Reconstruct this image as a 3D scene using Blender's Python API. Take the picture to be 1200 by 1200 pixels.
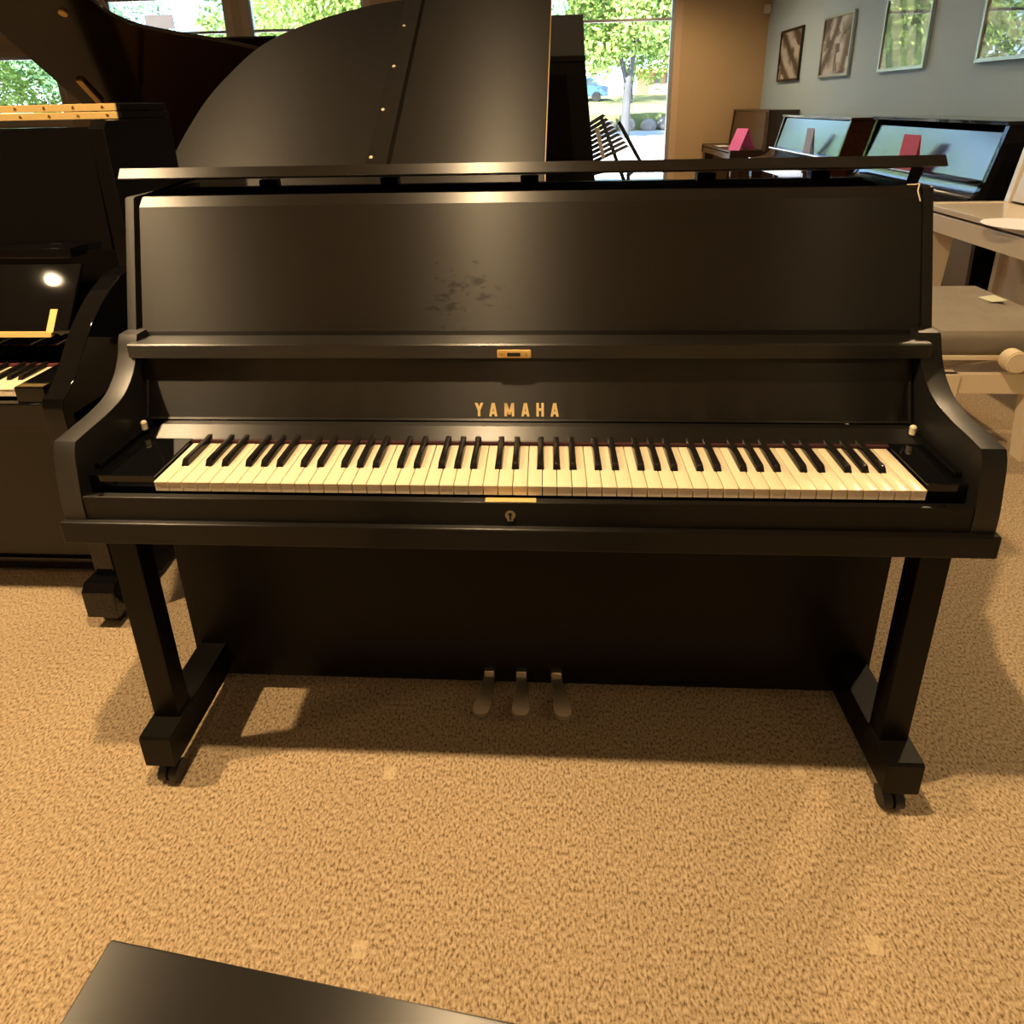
import bpy, bmesh, math, random
from mathutils import Vector, Matrix
random.seed(7)
for o in list(bpy.data.objects): bpy.data.objects.remove(o)
SC = bpy.context.scene
COL = SC.collection
R = math.radians

# ------------------------------------------------------------------ camera
cam = bpy.data.cameras.new('camera')
cam.sensor_fit = 'HORIZONTAL'; cam.sensor_width = 36.0
cam.lens = 731.35 / 1200 * 36.0
cam.shift_x = 0.0; cam.shift_y = -(600 - 365.2) / 1200
cam.clip_start = 0.02; cam.clip_end = 400
co = bpy.data.objects.new('camera', cam); COL.objects.link(co); SC.camera = co
YAW, PIT, ROL = .0582, -.3196, -.022
cy, sy, cp, sp, cr, sr = math.cos(YAW), math.sin(YAW), math.cos(PIT), math.sin(PIT), math.cos(ROL), math.sin(ROL)
def cam2w(xx, y2, zz):
    x = cr * xx - sr * zz; z2 = sr * xx + cr * zz
    y = cp * y2 - sp * z2; z = sp * y2 + cp * z2
    return Vector((cy * x - sy * y, sy * x + cy * y, z))
mx, mf, mu = cam2w(1, 0, 0), cam2w(0, 1, 0), cam2w(0, 0, 1)
M = Matrix((mx, mu, -mf)).transposed().to_4x4()
M.translation = Vector((.0607, -.9776, 1.3871))
co.matrix_world = M

# ------------------------------------------------------------------ world, sun, exposure
SC.view_settings.view_transform = 'Standard'
SC.view_settings.look = 'None'
SC.view_settings.gamma = 1.0
SC.view_settings.use_curve_mapping = False
SC.view_settings.exposure = 0.27
W = bpy.data.worlds.new('sky'); SC.world = W; W.use_nodes = True
nt = W.node_tree
bg = nt.nodes['Background']
sky = nt.nodes.new('ShaderNodeTexSky'); sky.sky_type = 'HOSEK_WILKIE'
sky.sun_direction = Vector((-.35, -.6, .72)).normalized(); sky.turbidity = 3.0; sky.ground_albedo = .4
nt.links.new(sky.outputs['Color'], bg.inputs['Color'])
bg.inputs['Strength'].default_value = 22.0
sl = bpy.data.lights.new('sun', 'SUN'); sl.energy = 40.0; sl.angle = R(.6); sl.color = (1, .96, .88)
so = bpy.data.objects.new('sun', sl); COL.objects.link(so)
so.rotation_euler = Vector((.35, .6, -.72)).to_track_quat('-Z', 'Y').to_euler()
so.location = (-6, -8, 14)

LAMP_COL = (1.0, .70, .38)
# x, y, watts, shadow radius of the recessed ceiling lamps
LAMPS = [(-.29, -.30, 315, .035), (-.10, -3.2, 50, .05), (-3.84, -1.31, 45, .04), (-2.3, -.30, 400, .05), (2.5, 1.9, 190, .05),
         (-2.2, 4.9, 50, .06), (1.3, 4.9, 90, .06), (1.6, 7.6, 210, .06), (-4.6, 2.2, 70, .06), (2.2, -2.6, 25, .06)]
CEIL = 3.4

# ------------------------------------------------------------------ materials
def mat(name, col, rough=.5, metal=0, spec=.5, coat=0, coat_rough=.03, aniso=0, bump=None, noise=None, **kw):
    m = bpy.data.materials.new(name); m.use_nodes = True
    n = m.node_tree; b = n.nodes['Principled BSDF']
    b.inputs['Base Color'].default_value = (*col, 1); b.inputs['Roughness'].default_value = rough
    b.inputs['Metallic'].default_value = metal; b.inputs['Specular IOR Level'].default_value = spec
    b.inputs['Coat Weight'].default_value = coat; b.inputs['Coat Roughness'].default_value = coat_rough
    tc = n.nodes.new('ShaderNodeTexCoord')
    if aniso:
        b.inputs['Anisotropic'].default_value = aniso; b.inputs['Anisotropic Rotation'].default_value = .25
        c = n.nodes.new('ShaderNodeCombineXYZ'); c.inputs[0].default_value = 1
        n.links.new(c.outputs[0], b.inputs['Tangent'])
    if noise:  # (scale vec, amount): brightness variation of the colour itself
        mp = n.nodes.new('ShaderNodeMapping'); mp.inputs['Scale'].default_value = noise[0]
        tx = n.nodes.new('ShaderNodeTexNoise'); tx.inputs['Scale'].default_value = 1; tx.inputs['Detail'].default_value = 4
        mxn = n.nodes.new('ShaderNodeMix'); mxn.data_type = 'RGBA'
        a = noise[1]
        mxn.inputs['A'].default_value = (*[c * (1 - a) for c in col], 1); mxn.inputs['B'].default_value = (*[c * (1 + a) for c in col], 1)
        n.links.new(tc.outputs['Object'], mp.inputs['Vector']); n.links.new(mp.outputs[0], tx.inputs['Vector'])
        n.links.new(tx.outputs['Fac'], mxn.inputs['Factor']); n.links.new(mxn.outputs['Result'], b.inputs['Base Color'])
    if bump:   # (scale vec, strength, distance)
        mp = n.nodes.new('ShaderNodeMapping'); mp.inputs['Scale'].default_value = bump[0]
        tx = n.nodes.new('ShaderNodeTexNoise'); tx.inputs['Scale'].default_value = 1; tx.inputs['Detail'].default_value = 3
        bp = n.nodes.new('ShaderNodeBump'); bp.inputs['Strength'].default_value = bump[1]; bp.inputs['Distance'].default_value = bump[2]
        n.links.new(tc.outputs['Object'], mp.inputs['Vector']); n.links.new(mp.outputs[0], tx.inputs['Vector'])
        n.links.new(tx.outputs['Fac'], bp.inputs['Height']); n.links.new(bp.outputs[0], b.inputs['Normal'])
    return m
def emit(name, col, s):
    m = bpy.data.materials.new(name); m.use_nodes = True
    b = m.node_tree.nodes['Principled BSDF']
    b.inputs['Base Color'].default_value = (.8, .8, .8, 1)
    b.inputs['Emission Color'].default_value = (*col, 1); b.inputs['Emission Strength'].default_value = s
    return m

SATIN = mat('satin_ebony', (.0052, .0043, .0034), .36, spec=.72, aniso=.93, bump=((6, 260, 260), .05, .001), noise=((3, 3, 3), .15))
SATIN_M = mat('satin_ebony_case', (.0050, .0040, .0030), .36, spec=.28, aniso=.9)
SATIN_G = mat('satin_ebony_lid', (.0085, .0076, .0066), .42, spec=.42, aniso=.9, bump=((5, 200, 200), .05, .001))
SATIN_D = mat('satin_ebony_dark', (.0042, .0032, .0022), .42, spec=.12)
GLOSS = mat('polished_ebony', (.003, .003, .0033), .035, spec=.42)
WALNUT = mat('walnut_satin', (.055, .028, .014), .35, coat=.4, coat_rough=.12, noise=((4, 4, 40), .4))
MAHOG = mat('mahogany_polished', (.05, .018, .010), .16, coat=.8, noise=((3, 30, 3), .35))
GLASSY = mat('polished_dark_panel', (.010, .009, .008), .20, spec=.5, coat=.0)
GLASSY.node_tree.nodes['Principled BSDF'].inputs['IOR'].default_value = 2.8
IVORY = mat('key_white', (.74, .65, .46), .22, spec=.5)
KEYF = mat('key_front', (.93, .81, .64), .35)
EBON = mat('key_black', (.010, .009, .008), .20, spec=.5)
BRASS = mat('brass', (.86, .56, .20), .28, metal=1)
BRASS_L = mat('brass_satin', (.88, .62, .24), .42, metal=.45)
STEEL = mat('steel', (.6, .58, .54), .28, metal=1)
RED = mat('red_felt', (.085, .007, .010), .9)
BLACK = mat('black_rubber', (.008, .008, .008), .5)
WHITE_P = mat('ivory_white_polyester', (.78, .69, .57), .12, spec=.5, coat=.5)
CREAM = mat('white_bench_wood', (.80, .68, .50), .30, coat=.2)
GREYV = mat('grey_velvet', (.22, .19, .15), .85, noise=((12, 12, 12), .18), bump=((9, 9, 9), .4, .02))
PLATE = mat('gold_plate', (.22, .10, .035), .35, metal=.8)
FRAME_D = mat('frame_dark', (.02, .016, .012), .3)
FRAME_S = mat('frame_silver', (.45, .50, .52), .3, metal=.6)
PAPER = mat('paper', (.8, .79, .85), .6)
ALU = mat('window_aluminium', (.55, .58, .6), .35, metal=.7)
TRIM = mat('trim_tan', (.62, .44, .28), .5)
WALL_T = mat('wall_paint_tan', (.54, .385, .215), .85, bump=((90, 90, 90), .12, .002), noise=((1.2, 1.2, 1.2), .05))
WALL_B = mat('wall_paint_bluegrey', (.46, .62, .75), .85, bump=((90, 90, 90), .15, .002), noise=((1.2, 1.2, 1.2), .04))
CEILM = mat('ceiling_paint', (.62, .55, .44), .9)

def glass(name):
    m = bpy.data.materials.new(name); m.use_nodes = True
    n = m.node_tree; n.nodes.remove(n.nodes['Principled BSDF'])
    t = n.nodes.new('ShaderNodeBsdfTransparent'); g = n.nodes.new('ShaderNodeBsdfGlossy'); g.inputs['Roughness'].default_value = .02
    f = n.nodes.new('ShaderNodeFresnel'); f.inputs['IOR'].default_value = 1.45
    mxs = n.nodes.new('ShaderNodeMixShader')
    t.inputs['Color'].default_value = (.95, .97, .97, 1)
    n.links.new(f.outputs[0], mxs.inputs[0]); n.links.new(t.outputs[0], mxs.inputs[1]); n.links.new(g.outputs[0], mxs.inputs[2])
    n.links.new(mxs.outputs[0], n.nodes['Material Output'].inputs['Surface'])
    return m
GLASS = glass('window_glass')

def carpet():
    m = bpy.data.materials.new('carpet_loop_pile'); m.use_nodes = True
    n = m.node_tree; b = n.nodes['Principled BSDF']; b.inputs['Roughness'].default_value = .95; b.inputs['Specular IOR Level'].default_value = .1
    b.inputs['Sheen Weight'].default_value = .15
    tc = n.nodes.new('ShaderNodeTexCoord')
    mp = n.nodes.new('ShaderNodeMapping'); mp.inputs['Scale'].default_value = (205, 135, 1)
    n.links.new(tc.outputs['Object'], mp.inputs['Vector'])
    t1 = n.nodes.new('ShaderNodeTexNoise'); t1.inputs['Scale'].default_value = 1.0; t1.inputs['Detail'].default_value = 2.5; t1.inputs['Roughness'].default_value = .6
    n.links.new(mp.outputs[0], t1.inputs['Vector'])
    t2 = n.nodes.new('ShaderNodeTexNoise'); t2.inputs['Scale'].default_value = 2.2; t2.inputs['Detail'].default_value = 3
    n.links.new(tc.outputs['Object'], t2.inputs['Vector'])
    r = n.nodes.new('ShaderNodeValToRGB')
    r.color_ramp.elements[0].position = .33; r.color_ramp.elements[0].color = (.145, .092, .044, 1)
    r.color_ramp.elements[1].position = .64; r.color_ramp.elements[1].color = (.56, .435, .285, 1)
    e = r.color_ramp.elements.new(.46); e.color = (.385, .28, .162, 1)
    n.links.new(t1.outputs['Fac'], r.inputs['Fac'])
    mxn = n.nodes.new('ShaderNodeMix'); mxn.data_type = 'RGBA'; mxn.blend_type = 'MULTIPLY'; mxn.inputs['Factor'].default_value = .5
    r2 = n.nodes.new('ShaderNodeValToRGB'); r2.color_ramp.elements[0].color = (.72, .72, .72, 1); r2.color_ramp.elements[1].color = (1.1, 1.1, 1.1, 1)
    n.links.new(t2.outputs['Fac'], r2.inputs['Fac'])
    n.links.new(r.outputs['Color'], mxn.inputs['A']); n.links.new(r2.outputs['Color'], mxn.inputs['B'])
    # pale square dents left by furniture feet
    geo = tc
    sep = n.nodes.new('ShaderNodeSeparateXYZ'); n.links.new(geo.outputs['Object'], sep.inputs[0])
    prev = mxn.outputs['Result']
    for (px, py) in ((-.287, -.012), (-.268, -.312), (.603, .028), (.620, -.270)):
        fx = n.nodes.new('ShaderNodeMath'); fx.operation = 'COMPARE'; fx.inputs[1].default_value = px; fx.inputs[2].default_value = .013
        fy = n.nodes.new('ShaderNodeMath'); fy.operation = 'COMPARE'; fy.inputs[1].default_value = py; fy.inputs[2].default_value = .013
        n.links.new(sep.outputs[0], fx.inputs[0]); n.links.new(sep.outputs[1], fy.inputs[0])
        mu_ = n.nodes.new('ShaderNodeMath'); mu_.operation = 'MULTIPLY'; n.links.new(fx.outputs[0], mu_.inputs[0]); n.links.new(fy.outputs[0], mu_.inputs[1])
        m2 = n.nodes.new('ShaderNodeMath'); m2.operation = 'MULTIPLY'; m2.inputs[1].default_value = .55; n.links.new(mu_.outputs[0], m2.inputs[0])
        mm = n.nodes.new('ShaderNodeMix'); mm.data_type = 'RGBA'; mm.inputs['B'].default_value = (.62, .49, .31, 1)
        n.links.new(m2.outputs[0], mm.inputs['Factor']); n.links.new(prev, mm.inputs['A']); prev = mm.outputs['Result']
    n.links.new(prev, b.inputs['Base Color'])
    bp = n.nodes.new('ShaderNodeBump'); bp.inputs['Strength'].default_value = .7; bp.inputs['Distance'].default_value = .005
    n.links.new(t1.outputs['Fac'], bp.inputs['Height']); n.links.new(bp.outputs[0], b.inputs['Normal'])
    return m
CARPET = carpet()

def photo_mat(name, kind):
    m = bpy.data.materials.new(name); m.use_nodes = True
    n = m.node_tree; b = n.nodes['Principled BSDF']; b.inputs['Roughness'].default_value = .4
    b.inputs['Coat Weight'].default_value = 1; b.inputs['Coat Roughness'].default_value = .01; b.inputs['Coat IOR'].default_value = 2.6 if kind > 1 else 1.7
    tc = n.nodes.new('ShaderNodeTexCoord'); mp = n.nodes.new('ShaderNodeMapping')
    n.links.new(tc.outputs['Object'], mp.inputs['Vector'])
    v = n.nodes.new('ShaderNodeTexVoronoi'); w = n.nodes.new('ShaderNodeTexWave')
    mp.inputs['Rotation'].default_value = (R((52, 8, 20, 70)[kind]), 0, 0)
    w.wave_type = 'RINGS' if kind == 1 else 'BANDS'; w.bands_direction = 'Y'; w.rings_direction = 'X'
    v.inputs['Scale'].default_value = (7, 9, 8, 11)[kind]; v.distance = 'CHEBYCHEV'; w.inputs['Scale'].default_value = (1.1, 1.1, 1.3, 1.3)[kind]; w.inputs['Distortion'].default_value = (1.0, 9.0, 3, 4)[kind]
    n.links.new(mp.outputs[0], v.inputs['Vector']); n.links.new(mp.outputs[0], w.inputs['Vector'])
    a = n.nodes.new('ShaderNodeMath'); a.operation = 'MULTIPLY'; bw_ = n.nodes.new('ShaderNodeRGBToBW'); n.links.new(v.outputs['Color'], bw_.inputs[0]); n.links.new(bw_.outputs[0], a.inputs[0]); n.links.new(w.outputs['Fac'], a.inputs[1])
    r = n.nodes.new('ShaderNodeValToRGB')
    r.color_ramp.elements[0].position = .05; r.color_ramp.elements[0].color = (.03, .028, .028, 1)
    r.color_ramp.elements[1].position = .42; r.color_ramp.elements[1].color = (.56, .60, .64, 1)
    n.links.new(a.outputs[0], r.inputs['Fac']); n.links.new(r.outputs['Color'], b.inputs['Base Color'])
    return m

# ------------------------------------------------------------------ mesh helpers
class MB:
    def __init__(s): s.bm = bmesh.new()
    def box(s, x0, x1, y0, y1, z0, z1, bev=0, seg=2):
        t = bmesh.new(); bmesh.ops.create_cube(t, size=1)
        for v in t.verts: v.co = Vector(((x0 + x1) / 2 + v.co.x * (x1 - x0), (y0 + y1) / 2 + v.co.y * (y1 - y0), (z0 + z1) / 2 + v.co.z * (z1 - z0)))
        if bev: bmesh.ops.bevel(t, geom=t.edges[:], offset=bev, segments=seg, affect='EDGES', profile=.5)
        return s._add(t)
    def hexa(s, pts, bev=0):    # 8 points: bottom 4 (ccw), top 4
        t = bmesh.new(); v = [t.verts.new(p) for p in pts]
        for f in ((3, 2, 1, 0), (4, 5, 6, 7), (0, 1, 5, 4), (1, 2, 6, 5), (2, 3, 7, 6), (3, 0, 4, 7)): t.faces.new([v[i] for i in f])
        if bev: bmesh.ops.bevel(t, geom=t.edges[:], offset=bev, segments=2, affect='EDGES', profile=.5)
        return s._add(t)
    def prism(s, poly, fn, d0, d1, bev=0, seg=2):    # poly of (a,b); fn(a,b,d)->xyz
        t = bmesh.new(); A = [t.verts.new(fn(a, b, d0)) for a, b in poly]; B = [t.verts.new(fn(a, b, d1)) for a, b in poly]
        t.faces.new(A[::-1]); t.faces.new(B); k = len(poly)
        for i in range(k): t.faces.new((A[i], A[(i + 1) % k], B[(i + 1) % k], B[i]))
        bmesh.ops.recalc_face_normals(t, faces=t.faces[:])
        if bev:
            es = [e for f in t.faces if len(f.verts) == k for e in f.edges] if k > 4 else t.edges[:]
            bmesh.ops.bevel(t, geom=list(set(es)), offset=bev, segments=seg, affect='EDGES', profile=.5)
        return s._add(t)
    def px(s, poly, x0, x1, bev=0): return s.prism(poly, lambda a, b, d: (d, a, b), x0, x1, bev)     # (y,z) along x
    def py(s, poly, y0, y1, bev=0): return s.prism(poly, lambda a, b, d: (a, d, b), y0, y1, bev)     # (x,z) along y
    def pz(s, poly, z0, z1, bev=0): return s.prism(poly, lambda a, b, d: (a, b, d), z0, z1, bev)     # (x,y) along z
    def tube(s, p, q, r, r2=None, n=14):
        p, q = Vector(p), Vector(q); d = q - p
        t = bmesh.new(); bmesh.ops.create_cone(t, cap_ends=True, segments=n, radius1=r, radius2=r if r2 is None else r2, depth=d.length)
        m = Matrix.Translation((p + q) / 2) @ d.to_track_quat('Z', 'Y').to_matrix().to_4x4()
        bmesh.ops.transform(t, matrix=m, verts=t.verts[:]); return s._add(t)
    def ball(s, c, r, sc=(1, 1, 1), u=16, v=10):
        t = bmesh.new(); bmesh.ops.create_uvsphere(t, u_segments=u, v_segments=v, radius=r)
        for w in t.verts: w.co = Vector((w.co.x * sc[0], w.co.y * sc[1], w.co.z * sc[2])) + Vector(c)
        return s._add(t)
    def sweep(s, pts, r, n=8):
        for a, b in zip(pts, pts[1:]): s.tube(a, b, r, n=n); s.ball(b, r, u=8, v=6)
        return s
    def _add(s, t):
        me = bpy.data.meshes.new('t'); t.to_mesh(me); t.free(); s.bm.from_mesh(me); bpy.data.meshes.remove(me); return s
    def build(s, name, m, parent=None, smooth=True, sharp=28, **tags):
        me = bpy.data.meshes.new(name); s.bm.to_mesh(me); s.bm.free()
        o = bpy.data.objects.new(name, me); COL.objects.link(o)
        me.materials.append(m)
        if smooth:
            for p in me.polygons: p.use_smooth = True
            me.set_sharp_from_angle(angle=R(sharp))
            wn = o.modifiers.new('weighted_normals', 'WEIGHTED_NORMAL'); wn.keep_sharp = True; wn.weight = 100
        if parent is not None: attach(o, parent)
        for k, v in tags.items(): o[k] = v
        return o
def attach(o, parent):
    o.parent = parent
    if parent.type == 'EMPTY': o.matrix_parent_inverse = Matrix.Translation(-Vector(parent.location))
def thing(name, loc, label, cat, group=None):
    o = bpy.data.objects.new(name, None); COL.objects.link(o); o.location = loc; o.empty_display_size = .1
    o['label'] = label; o['category'] = cat
    if group: o['group'] = group
    return o
def struct(name, mb, m, parent=None, smooth=False):
    o = mb.build(name, m, parent, smooth=smooth)
    if parent is None: o['kind'] = 'structure'
    return o
def smooth_poly(pts, n=6):     # Catmull-Rom through open points
    out = []
    P = [pts[0]] + list(pts) + [pts[-1]]
    for i in range(1, len(P) - 2):
        for k in range(n):
            t = k / n; p0, p1, p2, p3 = P[i - 1], P[i], P[i + 1], P[i + 2]
            out.append(tuple(.5 * ((2 * p1[j]) + (-p0[j] + p2[j]) * t + (2 * p0[j] - 5 * p1[j] + 4 * p2[j] - p3[j]) * t * t + (-p0[j] + 3 * p1[j] - 3 * p2[j] + p3[j]) * t ** 3) for j in (0, 1)))
    out.append(tuple(pts[-1])); return out

# ------------------------------------------------------------------ room
X0, X1, Y0, Y1 = -9.2, 3.306, -5.2, 9.15
T = .15
struct('floor', MB().box(X0 - T, X1 + T, Y0 - T, Y1 + T, -.12, 0), CARPET)
struct('ceiling', MB().box(X0 - T, X1 + T, Y0 - T, Y1 + T, CEIL, CEIL + .15), CEILM)
struct('wall_right', MB().box(X1, X1 + T, Y0, Y1, 0, CEIL), WALL_B)
struct('wall_left', MB().box(X0 - T, X0, Y0, Y1, 0, CEIL), WALL_T)
struct('wall_front', MB().box(X0 - T, X1 + T, Y0 - T, Y0, 0, CEIL), WALL_T)
# back wall: window openings (x0,x1,z0,z1)
WIN = [(-2.05, 1.96, .12, 3.05), (-4.42, -2.64, .12, 3.05), (-6.62, -4.76, .12, 3.05), (-8.85, -7.62, 1.3, 2.27)]
wb = MB(); xs = X0 - T
for (a, b, c, d) in sorted(WIN):
    wb.box(xs, a, Y1, Y1 + T, 0, CEIL); wb.box(a, b, Y1, Y1 + T, 0, c); wb.box(a, b, Y1, Y1 + T, d, CEIL); xs = b
wb.box(xs, X1 + T, Y1, Y1 + T, 0, CEIL)
struct('wall_back', wb, WALL_T)
for i, (a, b, c, d) in enumerate(WIN):
    f = MB(); fw = .05
    f.box(a, a + fw, Y1 + .02, Y1 + .10, c, d); f.box(b - fw, b, Y1 + .02, Y1 + .10, c, d)
    f.box(a, b, Y1 + .02, Y1 + .10, c, c + fw); f.box(a, b, Y1 + .02, Y1 + .10, d - fw, d)
    if i < 3: f.box(a + fw, b - fw, Y1 + .04, Y1 + .08, 2.52, 2.56)
    if i == 0: f.box(-.52, -.46, Y1 + .02, Y1 + .10, c, d)
    w = struct('window_%d' % (i + 1), f, ALU)
    p = MB().box(a + fw, b - fw, Y1 + .056, Y1 + .064, c + fw, d - fw).build('pane', GLASS, w, smooth=False)
    tr = MB(); tw = .10
    tr.box(a - tw, a, Y1 - .015, Y1 + .005, c - .05, d + tw); tr.box(b, b + tw, Y1 - .015, Y1 + .005, c - .05, d + tw); tr.box(a, b, Y1 - .015, Y1 + .005, d, d + .06)
    tr.box(a - tw, b + tw, Y1 - .03, Y1 + .005, c - .08, c)
    struct('trim_%d' % (i + 1), tr, TRIM)
struct('baseboard_right', MB().box(X1 - .015, X1, Y0, Y1, 0, .10), TRIM)
struct('baseboard_back', MB().box(X0, X1, Y1 - .015, Y1, 0, .04), TRIM)

# recessed ceiling lamps (each fitting carries its own lamp)
for i, (lx, ly, en, rad) in enumerate(LAMPS):
    t = thing('ceiling_downlight', (lx, ly, CEIL), 'round recessed ceiling downlight with warm glowing lens in the showroom ceiling', 'ceiling light', 'recessed ceiling downlights')
    m = MB(); n = 28
    ring = [(math.cos(2 * math.pi * k / n), math.sin(2 * math.pi * k / n)) for k in range(n)]
    bm = m.bm
    for r0, r1, z0, z1 in ((.085, .10, -.012, -.006), (.10, .10, -.006, 0), (.085, .07, -.012, -.002)):
        A = [bm.verts.new((lx + c * r0, ly + s * r0, CEIL + z0)) for c, s in ring]; B = [bm.verts.new((lx + c * r1, ly + s * r1, CEIL + z1)) for c, s in ring]
        for k in range(n): bm.faces.new((A[k], A[(k + 1) % n], B[(k + 1) % n], B[k]))
    m.build('trim_ring', CEILM, t)
    MB().tube((lx, ly, CEIL - .004), (lx, ly, CEIL - .0005), .07, n=28).build('lens', emit('downlight_lens', (1, .80, .5), 9), t)
    L = bpy.data.lights.new('lamp', 'SPOT'); L.energy = en; L.color = LAMP_COL; L.spot_size = R(150); L.spot_blend = .9; L.shadow_soft_size = rad
    lo = bpy.data.objects.new('lamp', L); COL.objects.link(lo); lo.location = (lx, ly, CEIL - .03)
    attach(lo, t)

# ------------------------------------------------------------------ keyboards
KEYMESH = {}
def keyboard(root, x0, kw, y0, z, L, nw=52, first=5, tagw=None):
    """nw white keys from x0 to the right; first = index in C..B of the leftmost key (5 = A)"""
    key = (round(kw, 5), L)
    w = kw - .0011
    for i in range(nw):
        if ('w',) + key not in KEYMESH:
            o = MB().box(0, w, 0, L, -.0035, 0, .0012).box(.0004, w - .0004, .0015, L, -.0205, -.0034).build('white_key', IVORY, root)
            o.data.materials.append(KEYF)
            for p in o.data.polygons:
                if p.center.z < -.0036: p.material_index = 1
            KEYMESH[('w',) + key] = o.data
        else:
            o = bpy.data.objects.new('white_key', KEYMESH[('w',) + key]); COL.objects.link(o); attach(o, root)
        o.location = (x0 + i * kw + .0005, y0, z)
    off = {0: -.10, 1: .10, 3: -.14, 4: 0., 5: .14}
    for i in range(nw - 1):
        nme = (first + i) % 7
        if nme in off:
            if ('b',) + key not in KEYMESH:
                b = kw * .29; tp = kw * .205; y1 = L; h = .0125
                o = MB().hexa([(-b, .052, -.004), (b, .052, -.004), (b, y1, -.004), (-b, y1, -.004), (-tp, .060, h), (tp, .060, h), (tp, y1, h), (-tp, y1, h)], .0016).build('black_key', EBON, root)
                KEYMESH[('b',) + key] = o.data
            else:
                o = bpy.data.objects.new('black_key', KEYMESH[('b',) + key]); COL.objects.link(o); attach(o, root)
            o.location = (x0 + (i + 1 + off[nme]) * kw, y0, z)

# ------------------------------------------------------------------ the main upright piano
P = thing('upright_piano', (0, .3, 0), 'satin black upright piano in the middle with open keyboard, raised lid and gold lettering', 'piano')
AL, AR = -.857, .847
arm = smooth_poly([(-.018, .655), (-.018, .69), (-.013, .735), (-.006, .785), (.003, .8095)], 4)[:-1] + \
      smooth_poly([(.004, .8105), (.049, .815), (.098, .820), (.150, .832), (.190, .861), (.214, .895), (.226, .925), (.233, .938)], 5) + [(.335, .938), (.335, .655)]
for (a, b) in ((AL, AL + .043), (AR - .043, AR)):
    MB().px(arm, a, b, .002).build('arm', SATIN, P)
side = [(.262, .9375), (.345, 1.211), (.352, 1.214), (.62, 1.214), (.62, .60), (.30, .60), (.30, .9375)]
for (a, b) in ((AL + .001, AL + .022), (AR - .022, AR - .001)):
    MB().px(side, a, b, .0015).build('side_panel', SATIN, P)
for (a, b) in ((-.812, -.790), (.794, .814)):
    MB().box(a, b, .19, .62, .045, .605, .002).build('lower_side_panel', SATIN_D, P)
# upper front panel: leaning slab with a bevelled top edge
up = [(.262, .932), (.338, 1.193), (.356, 1.213), (.372, 1.213), (.290, .932)]
MB().px(up, -.823, .822, .001).build('upper_panel', SATIN, P, sharp=11)
# music ledge
lg = [(.208, .893), (.208, .921), (.211, .924), (.262, .924), (.262, .934), (.30, .934), (.30, .893)]
led = MB().px(lg, -.826, .820, .0012).build('music_ledge', SATIN, P, sharp=11)
lp = MB().box(-.041, .029, .2045, .209, .8942, .9125, .003).build('lock_plate', BRASS_L, led, label='brass lock strike plate')
MB().box(-.020, .007, .2035, .2052, .8990, .9065).build('slot', BLACK, lp)
for sx in (-.031, .018): MB().tube((sx, .2036, .9028), (sx, .205, .9028), .003).build('screw', BRASS, lp)
# fallboard with lettering
def fy(z): return .197 + (z - .745) * .26
fb = MB().px([(fy(.7545), .7545), (fy(.893), .893), (fy(.893) + .02, .893), (fy(.7545) + .02, .7545)], -.812, .802, .001).build('fallboard', SATIN, P)
MB().px([(fy(.757) - .003, .7540), (fy(.757) - .0042, .7555), (fy(.757) - .002, .7585), (fy(.757) + .002, .7585), (fy(.757) + .002, .7540)], -.811, .801).build('fallboard_lip', SATIN, fb, sharp=11)
lt = MB()
def stroke(x, z, h, w, segs, sw):
    for (a, b) in segs:
        p = Vector((x + a[0] * w, 0, z + a[1] * h)); q = Vector((x + b[0] * w, 0, z + b[1] * h)); d = (q - p).normalized()
        nrm = Vector((-d.z, 0, d.x)) * sw / 2
        if abs(d.z) > .5:   # keep flat tops and bottoms
            k = sw / 2 / abs(d.z); nrm = Vector((k, 0, 0))
        lt.prism([((p + nrm).x, (p + nrm).z), ((q + nrm).x, (q + nrm).z), ((q - nrm).x, (q - nrm).z), ((p - nrm).x, (p - nrm).z)], lambda a_, b_, d_: (a_, fy(b_) + d_, b_), -.0012, .004)
GL = {'Y': [((.08, 1), (.5, .45)), ((.92, 1), (.5, .45)), ((.5, .5), (.5, 0))],
      'A': [((.06, 0), (.45, 1)), ((.94, 0), (.55, 1)), ((.25, .27), (.75, .27))],
      'M': [((.06, 0), (.06, 1)), ((.94, 0), (.94, 1)), ((.08, 1), (.5, .12)), ((.92, 1), (.5, .12))],
      'H': [((.1, 0), (.1, 1)), ((.9, 0), (.9, 1)), ((.1, .52), (.9, .52))]}
for ch, xc, w in zip('YAMAHA', (-.0825, -.0525, -.0185, .0155, .0465, .0770), (.0145, .0135, .0175, .0135, .0130, .0135)):
    stroke(xc - w / 2, .7635, .0275, w, GL[ch], .0053)
lt.build('lettering', mat('lettering_gold', (.95, .74, .36), .4, metal=.2), fb, smooth=False, label='gold capital lettering')
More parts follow.
